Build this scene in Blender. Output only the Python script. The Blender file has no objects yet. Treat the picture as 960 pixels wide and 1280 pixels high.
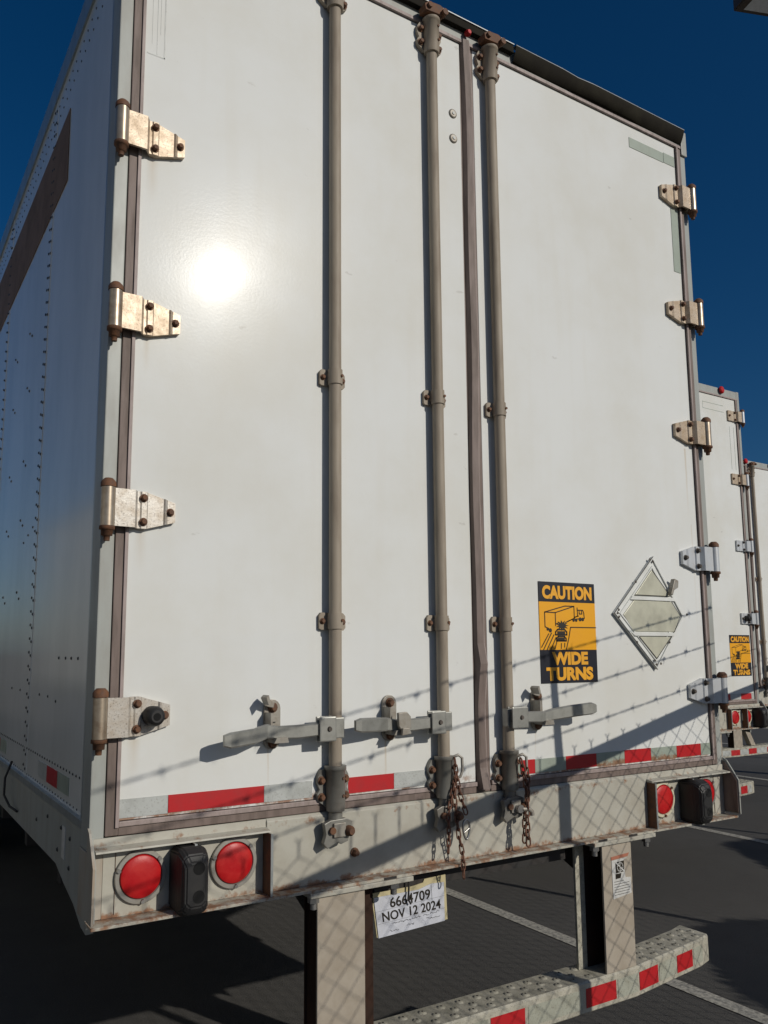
import bpy, bmesh, math, random
from mathutils import Vector, Matrix
random.seed(7)
SC = bpy.context.scene
COL = SC.collection
R = math.radians
ZO = -0.06          # measured heights are 6 cm above the ground sheet's zero

# ------------------------------------------------------------------ camera
cam_d = bpy.data.cameras.new('camera'); cam = bpy.data.objects.new('camera', cam_d); COL.objects.link(cam)
cr = Vector((0.85537783, -0.51799462, -0.00321704)); cu = Vector((-0.06659287, -0.11612118, 0.99100013)); cf = Vector((0.5137063, 0.84746531, 0.13382224))
M = Matrix((cr, cu, -cf)).transposed().to_4x4(); M.translation = Vector((-1.82949, -2.17951, 1.83086 + ZO))
cam.matrix_world = M
cam_d.sensor_fit = 'HORIZONTAL'; cam_d.sensor_width = 36; cam_d.lens = 1013.6 / 960 * 36
cam_d.shift_x = (480 - 440.8) / 960; cam_d.shift_y = (676.27 - 640) / 960
cam_d.clip_start = 0.02; cam_d.clip_end = 2000
SC.camera = cam

# ------------------------------------------------------------------ light
SUN = Vector((0.33063, -0.83991, 0.43039)).normalized()
world = bpy.data.worlds.new('World'); SC.world = world; world.use_nodes = True
nt = world.node_tree; nt.nodes.clear()
out = nt.nodes.new('ShaderNodeOutputWorld'); bg = nt.nodes.new('ShaderNodeBackground'); sky = nt.nodes.new('ShaderNodeTexSky')
sky.sky_type = 'NISHITA'; sky.sun_disc = False
sky.sun_elevation = math.asin(SUN.z); sky.sun_rotation = math.atan2(SUN.x, SUN.y)
sky.altitude = 0; sky.air_density = .9; sky.dust_density = 1.2; sky.ozone_density = 6.0
bg.inputs['Strength'].default_value = 0.05
hs = nt.nodes.new('ShaderNodeHueSaturation'); hs.inputs['Saturation'].default_value = 1.24; hs.inputs['Value'].default_value = .82
nt.links.new(sky.outputs[0], hs.inputs['Color']); nt.links.new(hs.outputs[0], bg.inputs[0]); nt.links.new(bg.outputs[0], out.inputs[0])
sd = bpy.data.lights.new('sun', 'SUN'); sun = bpy.data.objects.new('sun', sd); COL.objects.link(sun)
sd.energy = 2.6; sd.angle = R(0.5); sd.color = (1.0, 0.94, 0.84)
sun.rotation_euler = SUN.to_track_quat('Z', 'Y').to_euler(); sun.location = (3, -8, 10)
vs = SC.view_settings; vs.view_transform = 'Standard'; vs.look = 'None'; vs.exposure = 0; vs.gamma = 1; vs.use_curve_mapping = False
SC.cycles.max_bounces = 8

# ------------------------------------------------------------------ materials
def _n(t, ty, **k):
    n = t.nodes.new(ty)
    for a, b in k.items(): setattr(n, a, b)
    return n
def _math(t, op, a, b=None, c=None, clamp=False):
    n = _n(t, 'ShaderNodeMath', operation=op, use_clamp=clamp)
    for i, v in enumerate((a, b, c)):
        if v is None: continue
        if isinstance(v, (int, float)): n.inputs[i].default_value = v
        else: t.links.new(v, n.inputs[i])
    return n.outputs[0]
def _mix(t, fac, a, b):
    n = _n(t, 'ShaderNodeMix', data_type='RGBA')
    for s, v in ((0, fac), (6, a), (7, b)):
        if isinstance(v, (int, float)): n.inputs[s].default_value = v
        elif isinstance(v, tuple): n.inputs[s].default_value = (*v, 1)
        else: t.links.new(v, n.inputs[s])
    return n.outputs[2]
def _ramp(t, v, a, b):
    n = _n(t, 'ShaderNodeMapRange', interpolation_type='SMOOTHSTEP')
    t.links.new(v, n.inputs[0]); n.inputs[1].default_value = a; n.inputs[2].default_value = b
    return n.outputs[0]
def _noise(t, vec, scale, detail=6, rough=.6, stretch=None):
    n = _n(t, 'ShaderNodeTexNoise'); n.inputs['Scale'].default_value = scale; n.inputs['Detail'].default_value = detail; n.inputs['Roughness'].default_value = rough
    if stretch:
        m = _n(t, 'ShaderNodeMapping'); m.inputs['Scale'].default_value = stretch; t.links.new(vec, m.inputs[0]); vec = m.outputs[0]
    t.links.new(vec, n.inputs['Vector']); return n.outputs['Fac']
RUST = (.16, .055, .02)
def mat(name, col, rough=.5, metal=0, dirt=None, damt=.4, dscale=6, dstretch=None, rust=0, rscale=25, rustz=None, rz_sharp=.05,
        bump=0, bscale=40, rvar=.1, spec=.5, coat=0, coatr=.08, extra=None, speck=0):
    m = bpy.data.materials.new(name); m.use_nodes = True; t = m.node_tree
    b = t.nodes['Principled BSDF']; geo = _n(t, 'ShaderNodeNewGeometry'); P = geo.outputs['Position']
    c = None
    n1 = _noise(t, P, dscale, 8, .62, dstretch)
    d = dirt or tuple(x * .7 for x in col)
    c = _mix(t, _math(t, 'MULTIPLY', _ramp(t, n1, .35, .75), damt), col, d)
    rgh = _math(t, 'MULTIPLY_ADD', _ramp(t, n1, .3, .8), rvar, rough - rvar / 2)
    if speck:
        ns = _noise(t, P, 190, 4, .65); ms = _ramp(t, ns, .56 , .63)
        c = _mix(t, _math(t, 'MULTIPLY', ms, speck), c, (.09, .06, .04))
    if rust or rustz:
        n2 = _noise(t, P, rscale, 10, .7)
        thr = 1 - rust if rust else 1.2
        mk = _ramp(t, n2, .80 - rust * .45, .86 - rust * .45) if rust else None
        if rustz:
            s = _n(t, 'ShaderNodeSeparateXYZ'); t.links.new(P, s.inputs[0])
            for (z0, hw, amt) in rustz:
                dz = _math(t, 'ABSOLUTE', _math(t, 'SUBTRACT', s.outputs[2], z0))
                near = _math(t, 'SUBTRACT', 1.0, _math(t, 'DIVIDE', dz, hw), clamp=True)
                v = _math(t, 'MULTIPLY_ADD', near, amt, n2)
                k = _ramp(t, v, .68, .86)
                mk = k if mk is None else _math(t, 'MAXIMUM', mk, k)
        n3 = _noise(t, P, rscale * 3, 4)
        rc = _mix(t, n3, RUST, (.33, .15, .06))
        c = _mix(t, _math(t, 'MULTIPLY', mk, .85), c, rc)
        rgh = _math(t, 'MULTIPLY_ADD', mk, .35, rgh, clamp=True)
    if extra: c, rgh = extra(t, P, c, rgh)
    t.links.new(c, b.inputs['Base Color']); t.links.new(rgh, b.inputs['Roughness'])
    b.inputs['Metallic'].default_value = metal; b.inputs['Specular IOR Level'].default_value = spec
    if coat: b.inputs['Coat Weight'].default_value = coat; b.inputs['Coat Roughness'].default_value = coatr
    if bump:
        bn = _n(t, 'ShaderNodeBump'); bn.inputs['Strength'].default_value = bump; bn.inputs['Distance'].default_value = .002
        t.links.new(_noise(t, P, bscale, 4), bn.inputs['Height']); t.links.new(bn.outputs[0], b.inputs['Normal'])
    return m

def door_extra(t, P, c, rgh):
    s = _n(t, 'ShaderNodeSeparateXYZ'); t.links.new(P, s.inputs[0]); X, Z = s.outputs[0], s.outputs[2]
    # faint rust runs under the bolts that stand on the door
    tot = None
    nw = _noise(t, P, 9, 3)
    for x0, z0, w, L, a in [(-.795, 1.49, .004, .14, .35), (-.39, 1.49, .005, .16, .55), (.245, 1.49, .004, .12, .3), (-1.187, 2.66, .012, .12, .3),
                            (-1.187, 3.19, .02, .14, .3), (-1.187, 1.54, .02, .1, .3), (1.17, 2.63, .008, .3, .5), (1.185, 2.3, .006, .5, .25), (-1.187, 2.1, .02, .12, .25)]:
        xx = _math(t, 'MULTIPLY_ADD', _math(t, 'SUBTRACT', nw, .5), .012, X)
        dx = _math(t, 'SUBTRACT', 1.0, _math(t, 'DIVIDE', _math(t, 'ABSOLUTE', _math(t, 'SUBTRACT', xx, x0)), w), clamp=True)
        dz = _math(t, 'DIVIDE', _math(t, 'SUBTRACT', z0, Z), L)
        dz = _math(t, 'MULTIPLY', _math(t, 'GREATER_THAN', dz, 0.0), _math(t, 'SUBTRACT', 1.0, dz, clamp=True))
        v = _math(t, 'MULTIPLY', _math(t, 'MULTIPLY', dx, dz), a)
        tot = v if tot is None else _math(t, 'ADD', tot, v, clamp=True)
    c = _mix(t, tot, c, (.45, .3, .13))
    # small scuffs and chips
    n = _noise(t, P, 5.5, 9, .5, (1.5, 1, 3)); k = _ramp(t, n, .70, .73)
    c = _mix(t, _math(t, 'MULTIPLY', k, .35), c, (.42, .4, .36))
    n2 = _noise(t, P, 2.2, 3, .5, (6, 1, .5))
    c = _mix(t, _math(t, 'MULTIPLY', _ramp(t, n2, .5, .75), .12), c, (.62, .59, .5))
    return c, rgh
WHITE = mat('white_door_paint', (.735, .75, .735), .21, dirt=(.65, .64, .58), damt=.75, dscale=1.6, rvar=.05, spec=.045, coat=.17, coatr=.046, bump=.07, bscale=110, extra=door_extra, rustz=[(1.345, .045, .32)], rscale=14)
SIDE = mat('white_side_paint', (.80, .80, .76), .13, dirt=(.62, .62, .58), damt=.8, dscale=2.5, dstretch=(1, 1, .35), rvar=.04, bump=.02, bscale=3, spec=.4)
FRAMEP = mat('grey_white_frame', (.38, .40, .375), .42, dirt=(.30, .29, .26), damt=.7, dscale=14, dstretch=(1, 1, .3), rust=.12, rscale=22, spec=.3)
SILLP = mat('beige_sill_paint', (.47, .455, .39), .5, dirt=(.34, .31, .25), damt=.7, dscale=9, rust=.07, rscale=26, rustz=[(1.10, .03, .30), (1.28, .03, .20)], bump=.12, bscale=60)
SEAL = mat('brown_rubber_seal', (.20, .15, .13), .65, dirt=(.10, .075, .06), damt=.8, dscale=9, dstretch=(4, 4, .6), bump=.15)
SEALP = mat('pinkish_seal_lip', (.36, .29, .27), .6, dirt=(.2, .16, .14), damt=.8, dscale=18, dstretch=(3, 3, .6), bump=.1)
ROD = mat('taupe_rod_paint', (.35, .30, .235), .6, dirt=(.20, .16, .12), damt=.8, dscale=7, dstretch=(3, 3, .5), spec=.3, rust=.04, rscale=30)
RODG = mat('grey_rod_sleeve', (.25, .245, .22), .45, dirt=(.13, .11, .09), damt=.8, dscale=12, metal=.3, rust=.12, rscale=45)
HINGE = mat('weathered_aluminium', (.54, .44, .33), .45, dirt=(.36, .26, .16), damt=.9, dscale=26, metal=.25, rust=.16, rscale=38, bump=.2, bscale=120, speck=.55)
HINGE2 = mat('clean_aluminium', (.60, .62, .64), .38, dirt=(.48, .48, .47), damt=.6, dscale=30, metal=.25, bump=.1, bscale=120)
BOLTD = mat('dark_bolt_steel', (.07, .06, .05), .6, dirt=(.15, .12, .1), damt=.7, dscale=60, metal=.3)
HOLE = mat('dark_hole', (.003, .003, .003), .9)
BOLT = mat('rusty_bolt_steel', (.11, .055, .032), .75, dirt=(.20, .085, .035), damt=.9, dscale=60, bump=.4, bscale=300)
HINGE3 = mat('silvery_speckled_hinge', (.56, .53, .48), .42, dirt=(.40, .33, .25), damt=.8, dscale=30, metal=.25, rust=.14, rscale=38, bump=.2, bscale=120, speck=.55)
BARREL = mat('bronze_barrel', (.50, .42, .32), .38, dirt=(.2, .13, .08), damt=.8, dscale=20, metal=.6, rust=.12, rscale=45)
HANDLE = mat('grey_galvanised_handle', (.36, .36, .33), .42, dirt=(.2, .2, .18), damt=.7, dscale=28, metal=.45, rust=.06, rscale=50)
KEEP = mat('grey_keeper_steel', (.33, .31, .27), .5, dirt=(.2, .16, .12), damt=.7, dscale=40, metal=.3, rust=.16, rscale=60)
CHAIN = mat('rusty_chain', (.13, .055, .032), .7, dirt=(.22, .10, .06), damt=.8, dscale=60, bump=.3, bscale=300)
STEEL = mat('bright_steel', (.45, .44, .42), .35, metal=.8, rust=.05, rscale=80)
RED = mat('red_reflective_tape', (.50, .018, .022), .35, dirt=(.36, .015, .018), damt=.5, dscale=30, rvar=.1, spec=.6)
WTAPE = mat('white_reflective_tape', (.50, .52, .50), .38, dirt=(.34, .35, .33), damt=.8, dscale=18, speck=.25)
GTAPE = mat('grey_green_faded_tape', (.33, .38, .32), .45, dirt=(.24, .27, .22), damt=.7, dscale=14)
GTAPE2 = mat('blotchy_faded_tape', (.40, .41, .34), .5, dirt=(.28, .28, .22), damt=.9, dscale=22, speck=.4)
GTAPER = mat('rusted_faded_tape', (.33, .38, .32), .5, dirt=(.24, .27, .22), damt=.7, dscale=14, rustz=[(1.33, .05, .55)], rscale=30)
LENS = mat('red_lamp_lens', (.46, .008, .012), .42, dirt=(.62, .04, .03), damt=.5, dscale=22, rvar=.1, spec=.35, bump=.25, bscale=90)
BEZEL = mat('grey_lamp_bezel', (.30, .29, .26), .5, dirt=(.26, .24, .2), damt=.7, dscale=30)
BEZELW = mat('cream_lamp_bezel', (.66, .62, .46), .45, dirt=(.5, .46, .34), damt=.5, dscale=30)
RUBBER = mat('black_rubber', (.012, .012, .013), .6, dirt=(.03, .028, .025), damt=.5, dscale=20, bump=.1)
DARK = mat('dark_underbody', (.02, .02, .02), .7, dirt=(.04, .03, .025), damt=.8, dscale=10)
ALU = mat('dull_aluminium_edge', (.42, .45, .45), .38, dirt=(.28, .3, .3), damt=.7, dscale=14, dstretch=(1, 1, .3), metal=.5)
SHIELD = mat('shaded_gutter_metal', (.014, .012, .009), .8, dirt=(.035, .032, .022), damt=.8, dscale=8, spec=.1, bump=.25, bscale=14)  # colour darkened to carry the shade on the gutter's downward face
STRIPE = mat('brown_vinyl_stripe', (.23, .145, .09), .6, spec=.08, dirt=(.11, .075, .05), damt=.5, dscale=6)
YEL = mat('amber_sign_vinyl', (.86, .40, .012), .4, dirt=(.80, .35, .01), damt=.4, dscale=12)
YELT = mat('amber_sign_lettering', (.88, .42, .03), .4)
INK = mat('navy_black_ink', (.012, .013, .022), .4)
INKB = mat('black_ink', (.02, .015, .008), .5)
PANELM = mat('dull_placard_panel', (.60, .59, .47), .35, dirt=(.33, .32, .25), damt=.8, dscale=7, metal=.1)
PLACW = mat('white_placard_frame', (.76, .77, .74), .4, dirt=(.5, .5, .45), damt=.5, dscale=12)
PAPER = mat('white_plate_paper', (.60, .62, .68), .6, dirt=(.45, .46, .50), damt=.6, dscale=30)
CREAM = mat('cream_card_edge', (.55, .48, .28), .6)
LABELW = mat('white_label', (.62, .62, .60), .5, dirt=(.45, .44, .4), damt=.6, dscale=40)
LABELR = mat('faded_red_label', (.42, .16, .10), .5)
RIVET = mat('dark_rivet', (.045, .05, .055), .5, metal=.4)
GALV = mat('galvanised_wire', (.32, .33, .34), .4, metal=.7)
GUARD = mat('beige_guard_paint', (.42, .37, .30), .5, dirt=(.30, .25, .19), damt=.7, dscale=10, rust=.03, rscale=26, bump=.1, bscale=60)
INNER = mat('shaded_channel_inside', (.035, .022, .017), .8, dirt=(.06, .03, .02), damt=.8, dscale=8, spec=.1)  # shade inside the guard posts, put into a near-black colour
POSTFOOT = mat('rusted_post_foot', (.40, .38, .33), .55, dirt=(.33, .22, .13), damt=.8, dscale=12, dstretch=(1, 1, .3), rust=.35, rscale=16)
GUARDW = mat('speckled_guard_steel', (.50, .475, .39), .5, dirt=(.26, .25, .2), damt=.9, dscale=16, rust=.05, rscale=40, bump=.3, bscale=50, speck=.5)
CLEAR = mat('grey_marker_lens', (.35, .05, .06), .3)
PAINTL = mat('worn_white_line_paint', (.50, .48, .42), .8, dirt=(.10, .10, .10), damt=.9, dscale=45, speck=.4)
LAMPM = mat('brown_lamp_housing', (.07, .05, .035), .5)
TYRE = mat('tyre_rubber', (.014, .014, .014), .85)
RIM = mat('white_wheel_rim', (.45, .45, .44), .5, rust=.08)
LEAF = mat('evergreen_leaf', (.045, .075, .022), .6, dirt=(.03, .05, .015), damt=.7, dscale=4)
WOOD = mat('shrub_stem', (.10, .07, .045), .8)

# asphalt
def asphalt():
    m = bpy.data.materials.new('asphalt'); m.use_nodes = True; t = m.node_tree; b = t.nodes['Principled BSDF']
    P = _n(t, 'ShaderNodeNewGeometry').outputs['Position']
    big = _noise(t, P, .45, 6, .6); mid = _noise(t, P, 5, 8, .7); fine = _noise(t, P, 150, 3, .7)
    c = _mix(t, _ramp(t, big, .35, .7), (.052, .051, .050), (.082, .080, .077))
    c = _mix(t, _math(t, 'MULTIPLY', _ramp(t, mid, .45, .8), .6), c, (.028, .027, .026))
    c = _mix(t, _ramp(t, fine, .35, .72), c, (.105, .098, .088))
    v = _n(t, 'ShaderNodeTexVoronoi', feature='F1'); v.inputs['Scale'].default_value = 14; t.links.new(P, v.inputs['Vector'])
    sp = _math(t, 'LESS_THAN', v.outputs['Distance'], .045)
    c = _mix(t, _math(t, 'MULTIPLY', sp, .5), c, (.22, .21, .2))
    t.links.new(c, b.inputs['Base Color']); b.inputs['Roughness'].default_value = .85
    bn = _n(t, 'ShaderNodeBump'); bn.inputs['Strength'].default_value = .6; bn.inputs['Distance'].default_value = .006
    t.links.new(_noise(t, P, 110, 5, .75), bn.inputs['Height']); t.links.new(bn.outputs[0], b.inputs['Normal'])
    return m
ASPH = asphalt()

# ------------------------------------------------------------------ mesh builder
class MB:
    def __init__(s, *mats): s.bm = bmesh.new(); s.mats = list(mats); s.smooth = False
    def _mi(s, m):
        if m is None: return 0
        if m not in s.mats: s.mats.append(m)
        return s.mats.index(m)
    def box(s, x0, x1, y0, y1, z0, z1, m=None, bev=0):
        lo = [min(a, b) for a, b in ((x0, x1), (y0, y1), (z0, z1))]; hi = [max(a, b) for a, b in ((x0, x1), (y0, y1), (z0, z1))]
        r = bmesh.ops.create_cube(s.bm, size=1)['verts']
        for v in r:
            for i in range(3): v.co[i] = (lo[i] + hi[i]) / 2 + v.co[i] * (hi[i] - lo[i])
        fs = {f for v in r for f in v.link_faces}; mi = s._mi(m)
        for f in fs: f.material_index = mi
        if bev:
            es = {e for v in r for e in v.link_edges}
            g = bmesh.ops.bevel(s.bm, geom=list(es), offset=bev, segments=2, affect='EDGES', profile=.6)
            for f in g['faces']: f.material_index = mi
        return s
    def prism(s, pts, y0, y1, m=None, plane='XZ', bev=0):
        """polygon in a plane, extruded along the third axis"""
        def mk(p, h):
            if plane == 'XZ': return (p[0], h, p[1])
            if plane == 'YZ': return (h, p[0], p[1])
            return (p[0], p[1], h)
        a = [s.bm.verts.new(mk(p, y0)) for p in pts]; b = [s.bm.verts.new(mk(p, y1)) for p in pts]; mi = s._mi(m); fs = []
        fs.append(s.bm.faces.new(a)); fs.append(s.bm.faces.new(b[::-1]))
        n = len(pts)
        for i in range(n): fs.append(s.bm.faces.new((a[i], b[i], b[(i + 1) % n], a[(i + 1) % n])))
        for f in fs: f.material_index = mi
        bmesh.ops.recalc_face_normals(s.bm, faces=fs)
        if bev:
            es = {e for f in fs for e in f.edges}
            g = bmesh.ops.bevel(s.bm, geom=list(es), offset=bev, segments=2, affect='EDGES', profile=.6)
            for f in g['faces']: f.material_index = mi
        return s
    def tube(s, pts, r, m=None, seg=10, closed=False, cap=True, sm=True):
        pts = [Vector(p) for p in pts]; n = len(pts); rings = []; mi = s._mi(m)
        rr = r if isinstance(r, (list, tuple)) else [r] * n
        ref = None
        for i, p in enumerate(pts):
            if closed: d = pts[(i + 1) % n] - pts[i - 1]
            else: d = pts[min(i + 1, n - 1)] - pts[max(i - 1, 0)]
            d.normalize()
            if ref is None or abs(ref.dot(d)) > .98: ref = Vector((0, 1, 0)) if abs(d.y) < .9 else Vector((1, 0, 0))
            u = (ref - d * ref.dot(d)).normalized(); ref = u; w = d.cross(u)
            rings.append([s.bm.verts.new(p + (u * math.cos(2 * math.pi * k / seg) + w * math.sin(2 * math.pi * k / seg)) * rr[i]) for k in range(seg)])
        N = n if closed else n - 1
        for i in range(N):
            a, b = rings[i], rings[(i + 1) % n]
            for k in range(seg):
                f = s.bm.faces.new((a[k], a[(k + 1) % seg], b[(k + 1) % seg], b[k])); f.material_index = mi; f.smooth = sm
        if cap and not closed:
            for g in (rings[0][::-1], rings[-1]):
                f = s.bm.faces.new([s.bm.verts.new(v.co) for v in g]); f.material_index = mi
        return s
    def cyl(s, p0, p1, r, m=None, seg=20, r1=None): return s.tube([p0, p1], [r, r if r1 is None else r1], m, seg)
    def disc_y(s, x, z, y0, y1, r, m=None, seg=20, r1=None): return s.cyl((x, y0, z), (x, y1, z), r, m, seg, r1)
    def hexbolt(s, x, z, y, r, h, m=None): s.tube([(x, y, z), (x, y - h * .25, z)], [r * 1.35] * 2, m, 14); return s.tube([(x, y - h * .25, z), (x, y - h * .8, z), (x, y - h, z)], [r, r, r * .8], m, 6, sm=False)
    def poly(s, pts, m=None):
        f = s.bm.faces.new([s.bm.verts.new(p) for p in pts]); f.material_index = s._mi(m); return s
    def dome(s, p, r, ax, m=None, h=.5, seg=6):
        """low rivet dome standing along unit axis ax"""
        ax = Vector(ax); p = Vector(p); q = Vector((0, 0, 1)) if abs(ax.z) < .9 else Vector((1, 0, 0)); u = ax.cross(q).normalized(); w = ax.cross(u); mi = s._mi(m)
        a = [s.bm.verts.new(p + (u * math.cos(2 * math.pi * k / seg) + w * math.sin(2 * math.pi * k / seg)) * r) for k in range(seg)]
        b = [s.bm.verts.new(p + ax * r * h + (u * math.cos(2 * math.pi * k / seg) + w * math.sin(2 * math.pi * k / seg)) * r * .55) for k in range(seg)]
        for k in range(seg):
            f = s.bm.faces.new((a[k], a[(k + 1) % seg], b[(k + 1) % seg], b[k])); f.material_index = mi; f.smooth = True
        f = s.bm.faces.new(b); f.material_index = mi
        return s
    def seg2(s, pts, w, y, m=None):
        """flat ink stroke polyline in the XZ plane"""
        for (a, b) in zip(pts[:-1], pts[1:]):
            d = Vector((b[0] - a[0], b[1] - a[1])); L = d.length or 1e-6; d /= L; n = Vector((-d.y, d.x)) * w / 2; e = d * w * .3
            q = [(a[0] - n.x - e.x, a[1] - n.y - e.y), (b[0] - n.x + e.x, b[1] - n.y + e.y), (b[0] + n.x + e.x, b[1] + n.y + e.y), (a[0] + n.x - e.x, a[1] + n.y - e.y)]
            s.poly([(p[0], y, p[1]) for p in q], m)
        return s
    def text(s, body, x0, x1, z0, z1, y, m=None, bold=0.0, skew=None):
        cu_ = bpy.data.curves.new('lettering', 'FONT'); cu_.body = body; cu_.offset = bold; cu_.resolution_u = 4
        o = bpy.data.objects.new('lettering', cu_); COL.objects.link(o); dg = bpy.context.evaluated_depsgraph_get(); dg.update()
        me = bpy.data.meshes.new_from_object(o.evaluated_get(dg)); bpy.data.objects.remove(o)
        xs = [v.co.x for v in me.vertices]; ys = [v.co.y for v in me.vertices]; ax, bx, ay, by = min(xs), max(xs), min(ys), max(ys); mi = s._mi(m)
        vs_ = []
        for v in me.vertices:
            u = (v.co.x - ax) / (bx - ax); w = (v.co.y - ay) / (by - ay)
            x, z = x0 + u * (x1 - x0), z0 + w * (z1 - z0)
            if skew: x, z = skew(u, w)
            vs_.append(s.bm.verts.new((x, y, z)))
        for p in me.polygons:
            try: f = s.bm.faces.new([vs_[i] for i in p.vertices])
            except ValueError: continue
            f.material_index = mi
            f.normal_update()
        bpy.data.meshes.remove(me); return s
    def obj(s, name, parent=None, label=None, raw=False):
        if not raw: bmesh.ops.translate(s.bm, verts=s.bm.verts, vec=(0, 0, ZO))
        me = bpy.data.meshes.new(name); s.bm.to_mesh(me); s.bm.free()
        for m in s.mats: me.materials.append(m)
        o = bpy.data.objects.new(name, me); COL.objects.link(o)
        if parent: o.parent = parent
        if label: o['label'] = label
        return o
def tag(o, label, cat, group=None, kind=None):
    if label: o['label'] = label
    if cat: o['category'] = cat
    if group: o['group'] = group
    if kind: o['kind'] = kind
    return o
def root(name, loc, label, cat, group=None):
    o = bpy.data.objects.new(name, None); COL.objects.link(o); o.location = loc; o.empty_display_size = .3
    return tag(o, label, cat, group)
def struct(o): o['kind'] = 'structure'; return o

# ------------------------------------------------------------------ ground
g = MB(ASPH); g.poly([(-600, -600, 0), (600, -600, 0), (600, 900, 0), (-600, 900, 0)]); struct(g.obj('asphalt_ground', raw=True))
ln = MB(PAINTL)
for x in [2.03 + 3.44 * k for k in (-3, -2, -1, 0, 1, 2, 3, 4, 5)]:
    y0 = -.9 + .48 * x; ln.poly([(x - .05, y0, .004), (x + .05, y0, .004), (x + .05, y0 + 14, .004), (x - .05, y0 + 14, .004)])
struct(ln.obj('stall_lines', raw=True))

# ------------------------------------------------------------------ the trailers
HW = 1.295            # half width of the rear frame
def side_wall(T, sx, L, seams, stripe, rivets, full):
    """sx=-1 left, +1 right.  Panel sheet, seams, rivets, rails."""
    X = sx * 1.265; o = sx
    w = MB(SIDE); w.box(X, X - o * .03, .06, L, 1.353, 4.16)
    p = w.obj('side_wall', T)
    if full:
        s = MB(SIDE)
        for y in seams: s.box(X, X + o * .002, y, y + .035, 1.36, 4.1)
        s.obj('panel_seam', p)
        r = MB(RIVET)
        for y in rivets:
            z = 1.40
            while z < 4.08:
                r.dome((X + o * .002, y + .010, z), .0068, (o, 0, 0)); r.dome((X + o * .002, y + .045, z + .012), .0068, (o, 0, 0)); z += .052
        z = 1.4
        while z < 4.08: r.dome((X, .20, z), .006, (o, 0, 0)); z += .075
        y = .25
        while y < 9:
            r.dome((X, y, 3.99 ), .005, (o, 0, 0)); r.dome((X, y + .03, 4.05), .005, (o, 0, 0)); y += .06
        y = .25
        while y < 6: r.dome((X, y, 1.475), .005, (o, 0, 0)); r.dome((X, y + .02, 1.385), .004, (o, 0, 0)); y += .042
        for yy in (1.45, 1.83, 2.55):
            for zz in (2.05, 2.36, 2.62, 2.95, 3.2): r.dome((X, yy, zz), .007, (o, 0, 0)); r.dome((X, yy + .06, zz + .03), .007, (o, 0, 0))
        for yy, zz in [(.42, 1.81), (.5, 1.81), (.6, 1.81), (.33, 1.81), (.75, 1.68), (.62, 1.67), (.9, 1.68), (1.3, 1.68), (1.5, 1.68), (1.2, 2.32), (1.3, 2.3), (1.4, 2.28)]: r.dome((X, yy, zz), .006, (o, 0, 0))
        r.obj('rivets', p)
        if stripe:
            b = MB(STRIPE); b.prism([(.825, 3.60), (.83, 3.90), (9, 4.02), (9, 3.60)], X + o * .0002, X + o * .003, plane='YZ'); b.obj('vinyl_stripe', T)
    # corner trim between the panel and the rear frame, top rail and bottom rail
    c = MB(ALU); c.box(X - o * .002, X + o * .012, .085, .17, 1.353, 4.16); c.box(X - o * .03, X + o * .008, .17, L, 4.10, 4.20); c.obj('side_trim', T)
    c = MB(FRAMEP)
    q = X + o * .008
    c.prism([(.085, 1.353), (.085, 1.10), (.14, 1.105), (.235, 1.14), (.36, 1.165), (.48, 1.196), (L, 1.196), (L, 1.353)], q - o * .02, q, plane='YZ')
    c.prism([(.0855, 1.353), (.0855, 1.375), (L, 1.375), (L, 1.353)], q - o * .02, q + o * .006, m=ALU, plane='YZ')
    for yy, zz in [(.30, 1.30), (.30, 1.22), (.42, 1.31), (.46, 1.24), (.62, 1.31), (.8, 1.27)]: c.dome((q, yy, zz), .008, (o, 0, 0), RIVET)
    c.box(q, q + o * .002, .36, .40, 1.23, 1.32, LABELW)
    c.obj('bottom_rail', T)
    for k, y in enumerate((.56, 1.75, 3.1, 4.6)):
        b = MB(RED); b.box(X, X + o * .002, y - .02, y + .145, 1.405, 1.458)
        b.box(X, X + o * .0018, y + .147, y + .30, 1.405, 1.458, WTAPE); b.box(X, X + o * .0018, y - .18, y - .022, 1.405, 1.458, GTAPE); b.obj('reflective_tape', T)

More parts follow.
